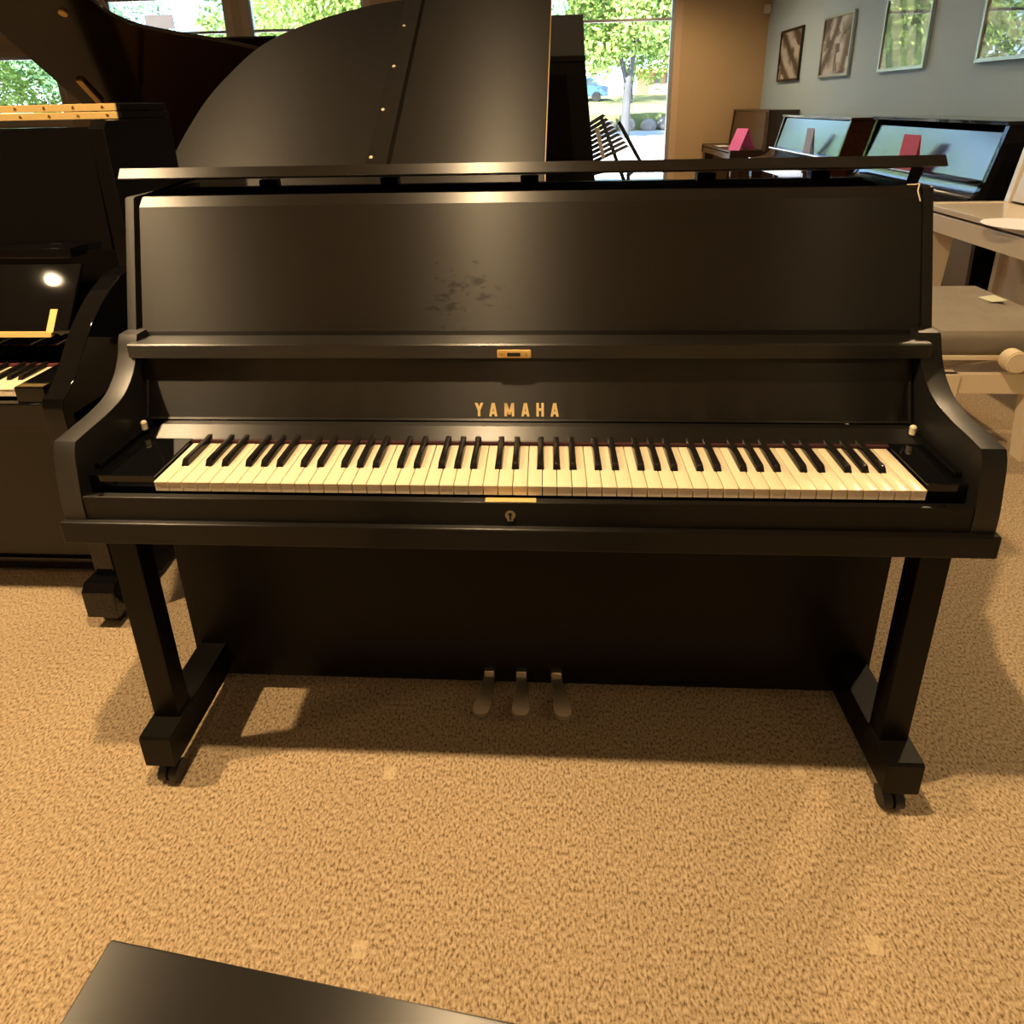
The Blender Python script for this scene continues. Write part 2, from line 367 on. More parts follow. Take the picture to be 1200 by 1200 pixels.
# rail behind the keys, red felt, key blocks, keyslip, keybed
MB().px([(.147, .7345), (.149, .7365), (.179, .7520), (.196, .7520), (.196, .730), (.147, .730)], -.768, .793, .0006).build('key_rail', SATIN, P, sharp=11)
MB().box(-.70, .75, .140, .1475, .729, .7345).build('key_felt', mat('key_felt_red', (.035, .004, .004), .9), P)
for (a, b, c, d) in ((-.8135, -.6825, -.8135, -.797), (.7325, .8035, .787, .8035)):
    MB().box(a, b, .010, .20, .69, .7355, .0025).box(c, d, .03, .20, .73, .748, .003).build('key_block', GLOSS, P)
    xm = a + .022 if a < 0 else b - .022
for xm in (-.795, .787):
    rb = MB().tube((xm, .165, .748), (xm, .165, .760), .006).ball((xm, .165, .762), .0065).build('rubber_bumper', IVORY, P, label='small white bumper')
    MB().tube((xm + (-.006 if xm < 0 else .006), .19, .765), (xm + (-.006 if xm < 0 else .006), .215, .84), .0035).build('fallboard_stay', EBON, P)
ks = MB().box(-.8135, .8035, -.0165, -.0015, .6515, .7045, .0015).build('keyslip', SATIN_M, P, sharp=11)
MB().box(-.052, .041, -.0155, -.0035, .7042, .7060, .0008).build('brass_plate', BRASS_L, ks, label='small brass plate')
es = MB().tube((-.0065, -.0160, .6785), (-.0065, -.0185, .6785), .0095, n=24).box(-.0125, -.0005, -.0182, -.0160, .665, .677, .001).build('keyhole_escutcheon', STEEL, ks)
MB().tube((-.0065, -.0184, .6805), (-.0065, -.0190, .6805), .0036).box(-.0082, -.0048, -.0190, -.0184, .669, .680).build('keyhole', BLACK, es)
for sx in (-.78, .755): MB().tube((sx, -.009, .7040), (sx, -.009, .7055), .005).build('screw', SATIN_D, ks)
MB().box(-.863, .853, -.028, .36, .608, .6545, .003).build('keybed', SATIN_M, P, sharp=11)
keyboard(P, -.6797, 1.4088 / 52, 0, .7285, .158)
# lower case
MB().box(-.790, .794, .182, .20, .05, .60, .002).build('lower_panel', SATIN_D, P)
MB().box(-.795, .80, .20, .62, .045, .075).build('bottom_board', SATIN_D, P)
MB().box(-.835, .825, .598, .62, .05, 1.203).build('back_board', SATIN_D, P)
MB().px([(.40, 1.10), (.40, 1.166), (.42, 1.185), (.50, 1.203), (.56, 1.204), (.575, 1.10)], -.815, .805).build('hammer_rail', RED, P, label='dark red felt inside the open top')
for (a, b, c, d) in ((-.79, -.735, -.796, -.728), (.733, .788, .726, .797)):
    MB().box(a, b, -.012, .030, .145, .603, .002).build('leg', SATIN_D, P)
    tb = MB().px([(-.062, .068), (-.062, .142), (-.057, .147), (.60, .147), (.60, .068)], c, d, .0025).build('toe_block', SATIN_D, P)
    xm = (c + d) / 2
    for yy in (-.02, .52):
        cs = MB().box(xm - .016, xm + .016, yy - .02, yy + .02, .042, .069, .002).tube((xm - .02, yy - .012, .022), (xm + .02, yy - .012, .022), .006)
        co_ = cs.build('caster', BLACK, tb)
    # wheels belong to the caster mesh
    for yy in (-.02, .52):
        MB().tube((xm - .021, yy - .014, .021), (xm - .003, yy - .014, .021), .021, n=20).tube((xm + .003, yy - .014, .021), (xm + .021, yy - .014, .021), .021, n=20).build('caster_wheel', BLACK, tb)
# pedals
for (x0, x1) in ((-.080, -.096), (-.003, -.003), (.081, .097)):
    pts = [(0, 0, .0125), (.25, .1, .0125), (.5, .38, .0135), (.72, .68, .0185), (.88, .9, .0205), (.96, .97, .017), (1.0, 1.0, .007)]
    m = MB(); bm = m.bm; rows = []
    for (t_, c_, hw) in pts:
        y = .19 - t_ * .092; x = x0 + (x1 - x0) * c_; z = .083 - .036 * t_ ** 1.4
        rows.append([bm.verts.new((x - hw, y, z)), bm.verts.new((x + hw, y, z)), bm.verts.new((x + hw, y, z - .011)), bm.verts.new((x - hw, y, z - .011))])
    for a, b in zip(rows, rows[1:]):
        for k in range(4): bm.faces.new((a[k], a[(k + 1) % 4], b[(k + 1) % 4], b[k]))
    bm.faces.new(rows[0]); bm.faces.new(rows[-1][::-1]); bmesh.ops.recalc_face_normals(bm, faces=bm.faces[:])
    m.box(x0 - .0125, x0 + .0125, .170, .186, .066, .096, .002)
    m.build('pedal', STEEL, P, label='worn steel pedal')
# lid, hinge blocks, props
ld = MB().px([(.352, 1.2515), (.350, 1.2535), (.364, 1.2735), (.65, 1.2395), (.65, 1.2175)], -.867, .870, .002).build('lid', SATIN, P, sharp=11)
for hx in (-.64, -.33, .02, .45, .72):
    MB().box(hx - .022, hx + .022, .585, .612, 1.19, 1.221).build('lid_hinge', SATIN_D, P)
MB().hexa([(.806, .372, 1.19), (.822, .372, 1.19), (.822, .386, 1.19), (.806, .386, 1.19), (.812, .360, 1.249), (.829, .360, 1.249), (.829, .376, 1.249), (.812, .376, 1.249)]).build('lid_prop', SATIN_D, P)
MB().tube((-.835, .40, 1.212), (-.800, .56, 1.236), .004).build('lid_prop', SATIN_D, P)
MB().sweep([(.796, .352, 1.2165), (.806, .344, 1.217), (.815, .342, 1.219), (.812, .3385, 1.205), (.816, .331, 1.186)], .0013).build('string_tie', IVORY, P, label='little white string tie')

SATIN_P = SATIN.copy(); SATIN_P.name = 'satin_ebony_worn'
n = SATIN_P.node_tree; b = n.nodes['Principled BSDF']
tc = n.nodes.new('ShaderNodeTexCoord'); mp = n.nodes.new('ShaderNodeMapping'); mp.inputs['Scale'].default_value = (30, 30, 60)
nz = n.nodes.new('ShaderNodeTexNoise'); nz.inputs['Detail'].default_value = 5; nz.inputs['Scale'].default_value = 1
n.links.new(tc.outputs['Object'], mp.inputs['Vector']); n.links.new(mp.outputs[0], nz.inputs['Vector'])
ds = n.nodes.new('ShaderNodeVectorMath'); ds.operation = 'DISTANCE'; ds.inputs[1].default_value = (-.115, .285, 1.005)
n.links.new(tc.outputs['Object'], ds.inputs[0])
m1 = n.nodes.new('ShaderNodeMapRange'); m1.inputs['From Min'].default_value = .02; m1.inputs['From Max'].default_value = .13; m1.inputs['To Min'].default_value = .12; m1.inputs['To Max'].default_value = -.12
n.links.new(ds.outputs['Value'], m1.inputs['Value'])
ad = n.nodes.new('ShaderNodeMath'); n.links.new(m1.outputs[0], ad.inputs[0]); n.links.new(nz.outputs['Fac'], ad.inputs[1])
m2 = n.nodes.new('ShaderNodeMapRange'); m2.inputs['From Min'].default_value = .62; m2.inputs['From Max'].default_value = .72; m2.inputs['To Min'].default_value = .72; m2.inputs['To Max'].default_value = .42
n.links.new(ad.outputs[0], m2.inputs['Value']); n.links.new(m2.outputs[0], b.inputs['Specular IOR Level'])
for o in P.children:
    if o.name.startswith('upper_panel'): o.data.materials[0] = SATIN_P

# ------------------------------------------------------------------ bench in the foreground
B = thing('piano_bench', (-.09, -.74, 0), 'dark flat-topped piano bench cut off by the bottom of the picture', 'bench')
a = -.105
def rb(x, y): return (-.463 + x * math.cos(a) - y * math.sin(a) * -1 * -1, -.530 + x * math.sin(a) + y * math.cos(a))
def quadbox(mb, x0, x1, y0, y1, z0, z1, bev=.002):
    c = [rb(x0, y0), rb(x1, y0), rb(x1, y1), rb(x0, y1)]
    mb.hexa([(*p, z0) for p in c] + [(*p, z1) for p in c], bev); return mb
quadbox(MB(), 0, .80, -.36, 0, .428, .45, .003).build('bench_top', SATIN, B)
ap = MB()
quadbox(ap, .03, .77, -.05, -.03, .35, .43); quadbox(ap, .03, .77, -.33, -.31, .35, .43); quadbox(ap, .03, .05, -.33, -.03, .35, .43); quadbox(ap, .75, .77, -.33, -.03, .35, .43)
ap.build('apron', SATIN_D, B)
for x, y in ((.02, -.07), (.73, -.07), (.02, -.34), (.73, -.34)):
    quadbox(MB(), x, x + .05, y, y + .05, 0, .43).build('leg', SATIN_D, B)

# ------------------------------------------------------------------ glossy upright on the left
U = thing('upright_piano', (-1.95, .7, 0), 'tall glossy black upright piano at the left edge with brass hinge on its folded lid', 'piano')
UR = -1.12; UL = -2.78
armU = [(.335, .60), (.335, .70), (.345, .727)] + smooth_poly([(.36, .735), (.40, .765), (.44, .81), (.49, .865), (.56, .92), (.64, .962)], 4) + [(.70, .97), (.70, .60)]
for (p, q) in ((UR - .055, UR), (UL, UL + .055)):
    MB().px(armU, p, q, .003).build('arm', GLOSS, U)
    MB().px([(.70, .05), (.70, 1.35), (.72, 1.372), (1.02, 1.372), (1.02, .05)], p + .012, q - .0, .003).build('side_panel', GLOSS, U)
MB().px([(.70, 1.02), (.715, 1.355), (.735, 1.355), (.72, 1.02)], UL + .056, UR - .05).build('upper_panel', GLOSS, U)
MB().box(UL + .05, UR - .05, .99, 1.02, .05, 1.35).build('back_board', SATIN_D, U)
MB().box(UL + .0, UR + .0, .36, .80, .628, .682, .004).build('keybed', GLOSS, U)
MB().box(UL + .06, UR - .055, .352, .374, .65, .71, .004).build('keyslip', GLOSS, U)
MB().box(UR - .135, UR - .058, .360, .55, .70, .752, .004).build('key_block', GLOSS, U)
MB().box(UL + .058, UL + .135, .360, .55, .70, .752, .004).build('key_block', GLOSS, U)
MB().px([(.636, 1.012), (.636, 1.040), (.70, 1.040), (.70, 1.012)], UL + .06, UR - .125, .003).build('music_shelf', GLOSS, U)
fbU = MB().px([(.535, .835), (.640, .995), (.655, .995), (.550, .835)], UL + .07, UR - .105, .003).build('fallboard', GLOSS, U)
MB().px([(.527, .820), (.533, .834), (.545, .834), (.540, .820)], UL + .07, UR - .15, .001).build('brass_hinge', BRASS_L, fbU)
MB().px([(.5315, .832), (.5670, .8865), (.572, .8865), (.537, .832)], UR - .165, UR - .145).build('brass_corner', BRASS_L, fbU)
MB().box(UL + .07, UR - .06, .60, .70, .70, .82).build('nameboard', GLOSS, U)
MB().box(UL + .07, UR - .135, .525, .535, .735, .742).build('key_felt', RED, U)
keyboard(U, UR - .1365 - 52 * .0271, .0271, .385, .735, .15)
MB().box(UL + .03, UR - .03, .58, .60, .055, .628).build('lower_panel', mat('polished_lower_panel', (.006, .005, .004), .22, spec=.4), U)
MB().box(UL + .03, UR - .03, .57, .99, .02, .06).build('bottom_board', GLOSS, U)
for (p, q) in ((UR - .112, UR - .02), (UL + .02, UL + .112)):
    MB().box(p + .018, q - .018, .40, .455, .14, .628, .004).build('leg', GLOSS, U)
    tb = MB().px([(.355, .045), (.355, .128), (.372, .148), (.62, .148), (.62, .045)], p, q, .004).build('toe_block', GLOSS, U)
    MB().tube(((p + q) / 2 - .02, .40, .024), ((p + q) / 2 + .02, .40, .024), .024).box((p + q) / 2 - .015, (p + q) / 2 + .015, .38, .42, .03, .05).build('caster', BLACK, tb)
lidU = MB().box(UL - .02, UR - .01, .80, 1.04, 1.374, 1.393, .003).box(UL - .02, UR - .01, .80, 1.03, 1.397, 1.416, .003).build('lid', GLOSS, U)
hg = MB().box(UL + .04, -1.138, .794, .80, 1.374, 1.3935, .0015).box(UL + .04, -1.138, .794, .80, 1.3955, 1.415, .0015).build('brass_hinge', BRASS_L, lidU, label='long brass piano hinge')
sc = MB()
for k in range(12):
    x = -1.165 - k * .085
    sc.tube((x, .7925, 1.384), (x, .7945, 1.384), .004, n=8).tube((x - .01, .7925, 1.406), (x - .01, .7945, 1.406), .004, n=8)
sc.build('hinge_screws', BRASS, hg)

# ------------------------------------------------------------------ grand pianos
def grand(loc, label, outline, hinge, zr, ang, m, mcase, near, thick=.02, kb_x=None, extra=None):
    """outline: (x, s) lid polygon, s measured from the hinge line; near=True -> hinge on the side towards the camera"""
    G = thing('grand_piano', loc, label, 'piano')
    al = R(ang); sg = 1 if near else -1
    def lidpt(x, s, d): return (x, hinge + sg * (s * math.cos(al) - d * math.sin(al)), zr + .03 + s * math.sin(al) + d * math.cos(al))
    case = [(x, hinge + sg * s) for x, s in outline]
    MB().pz(case, zr - .29, zr, .004).build('case', mcase, G)
    cx = sum(p[0] for p in case) / len(case); cyy = sum(p[1] for p in case) / len(case)
    MB().pz([(cx + (x - cx) * .93, cyy + (y - cyy) * .90) for x, y in case], zr, zr + .006).build('plate', PLATE, G)
    xs_ = [p[0] for p in outline]; lo, hi = min(xs_), max(xs_)
    kbs = 1 if kb_x > (lo + hi) / 2 else -1
    e0 = hi if kbs > 0 else lo
    ya, yb = sorted((hinge + sg * .0, hinge + sg * 1.45))
    MB().box(min(e0, kb_x), max(e0, kb_x), ya, yb, zr - .30, zr - .20, .004).box(min(e0, kb_x), max(e0, kb_x), ya, ya + .07, zr - .21, zr - .06, .004).box(min(e0, kb_x), max(e0, kb_x), yb - .07, yb, zr - .21, zr - .06, .004).build('keybed', mcase, G)
    MB().box(min(e0, e0 + kbs * .03), max(e0, e0 + kbs * .03), ya + .07, yb - .07, zr - .22, zr - .05).build('fallboard', mcase, G)
    kn = 0
    for (lx, ly) in ((e0 - kbs * .05, hinge + sg * .12), (e0 - kbs * .05, hinge + sg * 1.30), ((lo if kbs > 0 else hi) + kbs * .25, hinge + sg * .60)):
        l = MB().hexa([(lx - .035, ly - .035, .07), (lx + .035, ly - .035, .07), (lx + .035, ly + .035, .07), (lx - .035, ly + .035, .07), (lx - .055, ly - .055, zr - .29), (lx + .055, ly - .055, zr - .29), (lx + .055, ly + .055, zr - .29), (lx - .055, ly + .055, zr - .29)], .004).build('leg', mcase, G)
        MB().tube((lx - .02, ly, .035), (lx + .02, ly, .035), .035).box(lx - .018, lx + .018, ly - .018, ly + .018, .03, .072).build('caster', BRASS, l)
    return G, lidpt, al
# satin grand behind the main piano
arc = [(-1.04, .03), (-1.10, .085), (-1.20, .17), (-1.262, .275), (-1.287, .40), (-1.290, .47), (-1.287, .595), (-1.272, .763), (-1.233, .921), (-1.174, 1.085), (-1.089, 1.205), (-.959, 1.310), (-.855, 1.370), (-.709, 1.434), (-.58, 1.466)]
ol = [(.085, 0), (-1.0, 0)] + smooth_poly(arc, 3) + [(-.50, 1.485), (.085, 1.50)]
G, LP, al = grand((-.5, 1.7, 0), 'satin black grand piano behind the upright, raised lid with rounded tail', ol[::-1], .95, .95, 36, SATIN_G, SATIN, True, kb_x=.42)
main = [(-.542, 0), (-1.0, 0)] + smooth_poly(arc, 3) + [(-.542, 1.475)]
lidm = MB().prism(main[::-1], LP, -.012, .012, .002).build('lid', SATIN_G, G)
hs = MB().prism([(-.572, .0), (-.572, 1.468), (-.497, 1.48), (-.497, 0)], LP, .011, .0165, .001).build('hinge_strip', SATIN, lidm)
for s in (.39, .66, .94, 1.24):
    p = Vector(LP(-.556 + (s - .39) * .008, s, .0165)); q = Vector(LP(-.556 + (s - .39) * .008, s, .020))
    MB().tube(p, q, .0075, .005).build('stud', IVORY, hs, label='pale round stud')
fl = MB().prism([(-.503, 0), (-.503, 1.485), (.088, 1.50), (.056, .36), (.056, 0)][::-1], LP, -.012, .012, .002).build('lid_flap', SATIN, G)
MB().prism([(.0565, 0), (.0565, .36), (.0885, 1.50), (.0915, 1.50), (.0595, .36), (.0595, 0)], LP, -.011, .013).build('lit_edge', BRASS_L, fl)  # brass-coloured strip paints the yellow-lit front edge of the flap
MB().prism([(-.503, 0), (-.503, 1.485), (-.482, 1.485), (-.482, 0)], LP, .0115, .0135, .0005).build('edge_moulding', SATIN_D, fl)
MB().tube((-.2, 2.05, .93), Vector(LP(-.25, 1.25, -.012)), .012).build('lid_prop', SATIN_D, G)
# polished grand far left
ol2 = [(-2.67, 0), (-2.67, 1.62), (-2.30, 1.62), (-2.10, 1.58)] + smooth_poly([(-2.06, 1.53), (-2.035, 1.44), (-1.94, 1.36), (-1.79, 1.305), (-1.58, 1.24), (-1.35, 1.14), (-1.15, .98), (-1.0, .72), (-.95, .40), (-1.0, .15)], 4) + [(-1.12, 0)]
G2, LP2, al = grand((-1.9, 2.7, 0), 'polished black grand piano at the far left, lid raised showing reddish reflections in its glossy underside', ol2, 3.4, .97, 36, GLOSS, GLOSS, False, kb_x=-2.98)
LID_TINT = mat('lid_underside_tinted', (.010, .005, .004), .12, spec=.5)  # brown reflection of the plate tinted into the black lid's base colour
lid2 = MB().prism(ol2, LP2, -.012, .012, .002).build('lid', LID_TINT, G2)
p = Vector(LP2(-2.25, 1.47, -.012)); q = Vector(LP2(-2.25, 1.47, -.022)); MB().tube(p, q, .02).build('knob', BRASS, lid2, label='round brass button')
MB().prism([(-2.56, .80), (-2.54, 1.0), (-2.50, 1.0), (-2.52, .80)], LP2, -.03, -.012, .003).build('prop_bracket', BRASS, lid2)
MB().tube((-2.3, 2.1, .97), Vector(LP2(-2.2, .95, -.02)), .014).build('lid_prop', GLOSS, G2)
# grand farther back, only the lid top shows
ol3 = [(-2.62, 0), (-2.62, 1.62), (-3.40, 1.62)] + smooth_poly([(-3.62, 1.50), (-3.75, 1.36), (-4.1, 1.25), (-4.35, .98), (-4.42, .5), (-4.35, .15)], 4) + [(-4.2, 0)]
G3, LP3, al = grand((-3.4, 6.2, 0), 'black grand piano far back by the bright window, only lid corner showing', ol3[::-1], 6.85, .97, 42, GLOSS, GLOSS, False, kb_x=-2.33)
MB().prism(ol3[::-1], LP3, -.014, .014, .002).build('lid', GLOSS, G3)

# tall dark board by the window, slatted chair
D = thing('display_board', (.2, 2.72, 0), 'tall narrow dark board with a lighter top section standing beside the bright window', 'board')
MB().hexa([(.03, 2.70, .04), (.44, 2.70, .04), (.44, 2.74, .04), (.03, 2.74, .04), (.02, 2.70, 1.615), (.275, 2.70, 1.615), (.275, 2.74, 1.615), (.02, 2.74, 1.615)], .003).build('board', SATIN_D, D)
MB().hexa([(.02, 2.70, 1.63), (.275, 2.70, 1.63), (.275, 2.74, 1.63), (.02, 2.74, 1.63), (.02, 2.70, 1.84), (.262, 2.70, 1.84), (.262, 2.74, 1.84), (.02, 2.74, 1.84)], .003).build('top_section', mat('board_grey', (.035, .036, .042), .4), D)
MB().box(.02, .277, 2.69, 2.705, 1.605, 1.635, .002).build('rail', SATIN_D, D)
MB().box(.0, .46, 2.58, 2.86, 0, .04, .004).build('foot', SATIN_D, D)

CH = thing('slatted_chair', (.78, 6.5, 0), 'black slatted chair with diagonal slats against the bright window', 'chair')
CB = mat('chair_black', (.008, .009, .008), .35)
fr = MB()
for x in (.50, 1.0):
    fr.tube((x, 6.35, 0), (x, 6.35, .46), .022).tube((x + .16, 6.9, 0), (x + .16, 6.9, .46), .022)
fr.tube((.50, 6.35, .60), (.90, 6.9, .62), .025).tube((1.0, 6.35, .60), (1.16, 6.9, .62), .025)
fr.tube((.50, 6.35, .46), (.50, 6.35, .62), .02).tube((1.0, 6.35, .46), (1.0, 6.35, .62), .02).tube((1.0, 6.55, .46), (.70, 6.6, 1.22), .022).tube((1.17, 6.6, .72), (.90, 6.62, 1.18), .022)
fr.build('chair_frame', CB, CH)
sm = MB()
for k in range(9):
    t_ = k / 8
    sm.hexa([(.52, 6.50, .72 + .055 * k), (.56, 6.48, .695 + .055 * k), (.56, 6.50, .695 + .055 * k), (.52, 6.52, .72 + .055 * k)] + [(x + .47 - .035 * k, y + .06, z + .17 - .012 * k) for x, y, z in ((.52, 6.50, .755 + .055 * k), (.56, 6.48, .735 + .055 * k), (.56, 6.50, .735 + .055 * k), (.52, 6.52, .755 + .055 * k))])
sm.build('back_slats', CB, CH)
se = MB()
for k in range(8): se.box(.50 + k * .065, .55 + k * .065, 6.33, 6.85, .44, .465)
se.build('seat_slats', CB, CH)
MB().hexa([(.70, 6.42, .78), (.74, 6.42, .78), (.74, 6.44, .78), (.70, 6.44, .78), (.62, 6.5, 1.12), (.67, 6.5, 1.12), (.67, 6.52, 1.12), (.62, 6.52, 1.12)]).build('strap', STEEL, CH)

# ------------------------------------------------------------------ pianos along the right wall (facing -x)
def wall_piano(loc, label, y0, y1, xb, top, xu, zb, xpb, xk, zk, m_end, m_panel, m_lid, kb_t=.12, closed='curve', lid_over=.02, leg=.0, gap=.035):
    """y0 near end, y1 far end; xu upper front at the top, xpb panel foot, xk keybed front, zb panel foot height, zk keybed/fallboard top"""
    Q = thing('upright_piano', loc, label, 'piano')
    prof = [(xb, .05), (xb, top), (xu, top), (xpb, zb)]
    if closed == 'curve':
        prof += [(xpb - .02, zb - .01)] + smooth_poly([(xpb - .012, zb - .02), (xpb - .035, zk + .06), (xpb - .085, zk + .015), (xpb - .17, zk - .01), (xk + .05, zk - .02)], 4) + [(xk, zk - .03), (xk, zk - kb_t), (xpb + .02, zk - kb_t - .02), (xpb + .04, .05)]
    else:
        prof += [(xpb, zk), (xk + .02, zk), (xk, zk - .02), (xk, zk - kb_t), (xpb + .02, zk - kb_t), (xpb + .02, .05)]
    for (a, b) in ((y0, y0 + .035), (y1 - .035, y1)):
        MB().py(prof, a, b, .002).build('side_panel', m_end, Q)
    MB().prism([(xu + .015, top - gap), (xpb + .01, zb + .005), (xpb + .035, zb + .005), (xu + .04, top - gap)], lambda a, b, d: (a, d, b), y0 + .045, y1 - .045, .002).build('upper_panel', m_panel, Q)
    MB().box(xu - lid_over, xb, y0 - .012, y1 + .012, top, top + .022, .003).build('lid', m_lid, Q)
    MB().box(xb - .02, xb, y0 + .03, y1 - .03, .06, top - .01).build('back_board', SATIN_D, Q)
    MB().box(xk + .01, xpb + .04, y0 + .035, y1 - .035, zk - kb_t, zk - kb_t + .05, .003).build('keybed', m_end, Q)
    if closed == 'curve':
        c = smooth_poly([(xpb + .01, zb - .002), (xpb - .004, zb - .015), (xpb - .026, zk + .062), (xpb - .074, zk + .018), (xpb - .16, zk - .008), (xk + .05, zk - .018)], 6)
        MB().prism(c + [(xk + .05, zk - .04), (xpb, zk - .04)], lambda a, b, d: (a, d, b), y0 + .04, y1 - .04).build('fallboard', m_panel, Q)
        MB().box(xk + .0, xk + .05, y0 + .04, y1 - .04, zk - kb_t, zk - .012, .003).build('keyslip', m_end, Q)
        MB().box(xpb - .075, xpb + .02, y0 + .05, y1 - .05, zb - .012, zb + .004, .002).build('music_ledge', m_lid, Q)
    else:
        MB().box(xk + .012, xpb, y0 + .036, y1 - .036, zk - .035, zk - .004, .004).build('fallboard', m_panel, Q)
        MB().box(xk + .008, xk + .03, y0 + .036, y1 - .036, zk - kb_t, zk - .045, .004).build('keyslip', m_end, Q)
    MB().box(xpb + .05, xpb + .07, y0 + .035, y1 - .035, .05, zk - kb_t).build('lower_panel', m_panel if closed == 'curve' else m_end, Q)
    MB().box(xpb + .02, xb, y0 + .0, y1 - .0, .0, .06).build('plinth', m_end, Q)
    if leg:
        for yy in (y0 + .02, y1 - .02 - leg):
            l = MB().hexa([(xk + .06, yy + .01, .09), (xk + .13, yy + .01, .09), (xk + .13, yy + leg - .01, .09), (xk + .06, yy + leg - .01, .09), (xk + .03, yy, zk - kb_t), (xk + .16, yy, zk - kb_t), (xk + .16, yy + leg, zk - kb_t), (xk + .03, yy + leg, zk - kb_t)], .004).build('leg', m_end, Q)
            MB().box(xk + .03, xpb + .05, yy + .0, yy + leg, .02, .09, .004).build('toe_block', m_end, Q)
    return Q
wall_piano((3.0, 3.75, 0), 'polished black upright on the right wall reflecting blue sky, dark pink card on it', 2.975, 4.54, 3.29, 1.215, 2.775, .885, 2.70, 2.38, .745, GLOSS, GLASSY, GLOSS, gap=.045, leg=.08)
wall_piano((3.0, 5.84, 0), 'brown mahogany upright on the right wall with pale green reflections in its front panel', 5.0, 6.68, 3.29, 1.195, 2.79, .865, 2.715, 2.42, .765, MAHOG, GLASSY, MAHOG, gap=.01, lid_over=.01, leg=.08)
FPQ = wall_piano((3.1, 8.2, 0), 'dark brown upright piano in the back right corner with a bright pink folded card', 7.55, 9.10, 3.29, 1.235, 2.90, .76, 2.86, 2.46, .765, WALNUT, WALNUT, WALNUT, closed='flat', gap=.004, lid_over=.0, leg=.08)
MB().tube((2.885, 7.53, .75), (2.885, 7.53, 1.235), .022, n=12).build('turned_post', mat('post_polished', (.12, .08, .05), .08, coat=1), FPQ)
WP = wall_piano((2.9, 2.1, 0), 'ivory white upright piano at the right edge behind the grey bench', 1.15, 2.84, 3.26, 1.24, 2.80, .795, 2.74, 2.265, .795, WHITE_P, WHITE_P, WHITE_P, closed='flat', kb_t=.145, gap=.01, leg=.10, lid_over=.025)

def tent(x, y, z, h, w, spread, rot, m, label, name='tent_card'):
    o = MB(); c, n = math.cos(rot), math.sin(rot)
    def q(a, b, zz): return (x + a * c - b * n, y + a * n + b * c, zz)
    for sgn in (-1, 1):
        o.hexa([q(sgn * spread, -w / 2, z), q(sgn * spread + .003, -w / 2, z), q(sgn * spread + .003, w / 2, z), q(sgn * spread, w / 2, z),
                q(0, -w / 2, z + h), q(.003, -w / 2, z + h), q(.003, w / 2, z + h), q(0, w / 2, z + h)])
    return o.build(name, m, None, smooth=False, label=label, category='card')
tent(2.62, 7.62, .766, .27, .17, .16, R(38), mat('card_pink', (.80, .16, .52), .6), 'bright pink folded card on the dark corner piano')
tent(2.662, 5.55, .8695, .24, .12, .024, R(10), mat('card_lilac', (.42, .45, .62), .6), 'grey lilac folded card on the brown piano by the wall')
tent(2.648, 3.74, .8895, .24, .17, .024, R(8), mat('card_rose', (.62, .10, .20), .6), 'dark pink folded card on the black polished piano by the wall')
MB().box(2.50, 2.66, 8.2, 8.5, .766, .772).build('booklet', PAPER, None, False, label='small white booklet lying on the dark corner piano', category='booklet')
ps = MB(); ps.pz([(2.335 + .17 * math.cos(t) , 2.1 + .17 * math.sin(t)) for t in [2 * math.pi * k / 24 for k in range(24)]], .7955, .7965)
ps.build('round_sheet', PAPER, None, False, label='pale lilac rounded sheet lying on the white piano', category='paper')  # thin pale disc just above the closed fallboard

# ------------------------------------------------------------------ white bench with grey seat
H = thing('adjustable_bench', (1.8, 1.65, 0), 'white adjustable piano bench with thick grey cushion and round side knobs', 'bench')
t = bmesh.new(); bmesh.ops.create_cube(t, size=1); bmesh.ops.subdivide_edges(t, edges=t.edges[:], cuts=7, use_grid_fill=True)
for v in t.verts:
    x, y, z = v.co
    puff = (1 - (2 * x) ** 4) * (1 - (2 * y) ** 4)
    tuft = .020 * (math.cos(2 * math.pi * x * 3) * math.cos(2 * math.pi * y * 3))
    rx = 1 - .05 * (2 * abs(z)) ** 3
    v.co = Vector((1.805 + x * .53 * rx, 1.625 + y * .64 * rx, .492 + z * .10 + (puff * .02 - tuft * puff if z > .49 else 0)))
m = MB(); m._add(t)
m.build('cushion', GREYV, H)
MB().box(1.55, 2.06, 1.31, 1.94, .425, .445, .004).build('seat_board', CREAM, H)
fr = MB().box(1.575, 2.04, 1.295, 1.32, .292, .375, .003).box(1.575, 2.04, 1.93, 1.955, .292, .375, .003).box(1.575, 1.60, 1.30, 1.95, .292, .375, .003).box(2.015, 2.04, 1.30, 1.95, .292, .375, .003)
fr.build('apron', CREAM, H)
for x, y in ((1.563, 1.285), (1.892, 1.285), (1.563, 1.89), (1.892, 1.89)):
    dx = -.0 if x < 1.7 else .04
    MB().hexa([(x + dx, y, 0), (x + dx + .06, y, 0), (x + dx + .06, y + .06, 0), (x + dx, y + .06, 0), (x, y, .375), (x + .075, y, .375), (x + .075, y + .06, .375), (x, y + .06, .375)], .003).build('leg', CREAM, H)
for yy in (1.36, 1.88):
    MB().hexa([(1.62, yy, .375), (1.66, yy, .375), (1.66, yy + .02, .375), (1.62, yy + .02, .375), (1.90, yy, .428), (1.94, yy, .428), (1.94, yy + .02, .428), (1.90, yy + .02, .428)]).hexa([(1.94, yy + .022, .375), (1.98, yy + .022, .375), (1.98, yy + .042, .375), (1.94, yy + .042, .375), (1.64, yy + .022, .428), (1.68, yy + .022, .428), (1.68, yy + .042, .428), (1.64, yy + .042, .428)]).build('scissor_lift', STEEL, H)
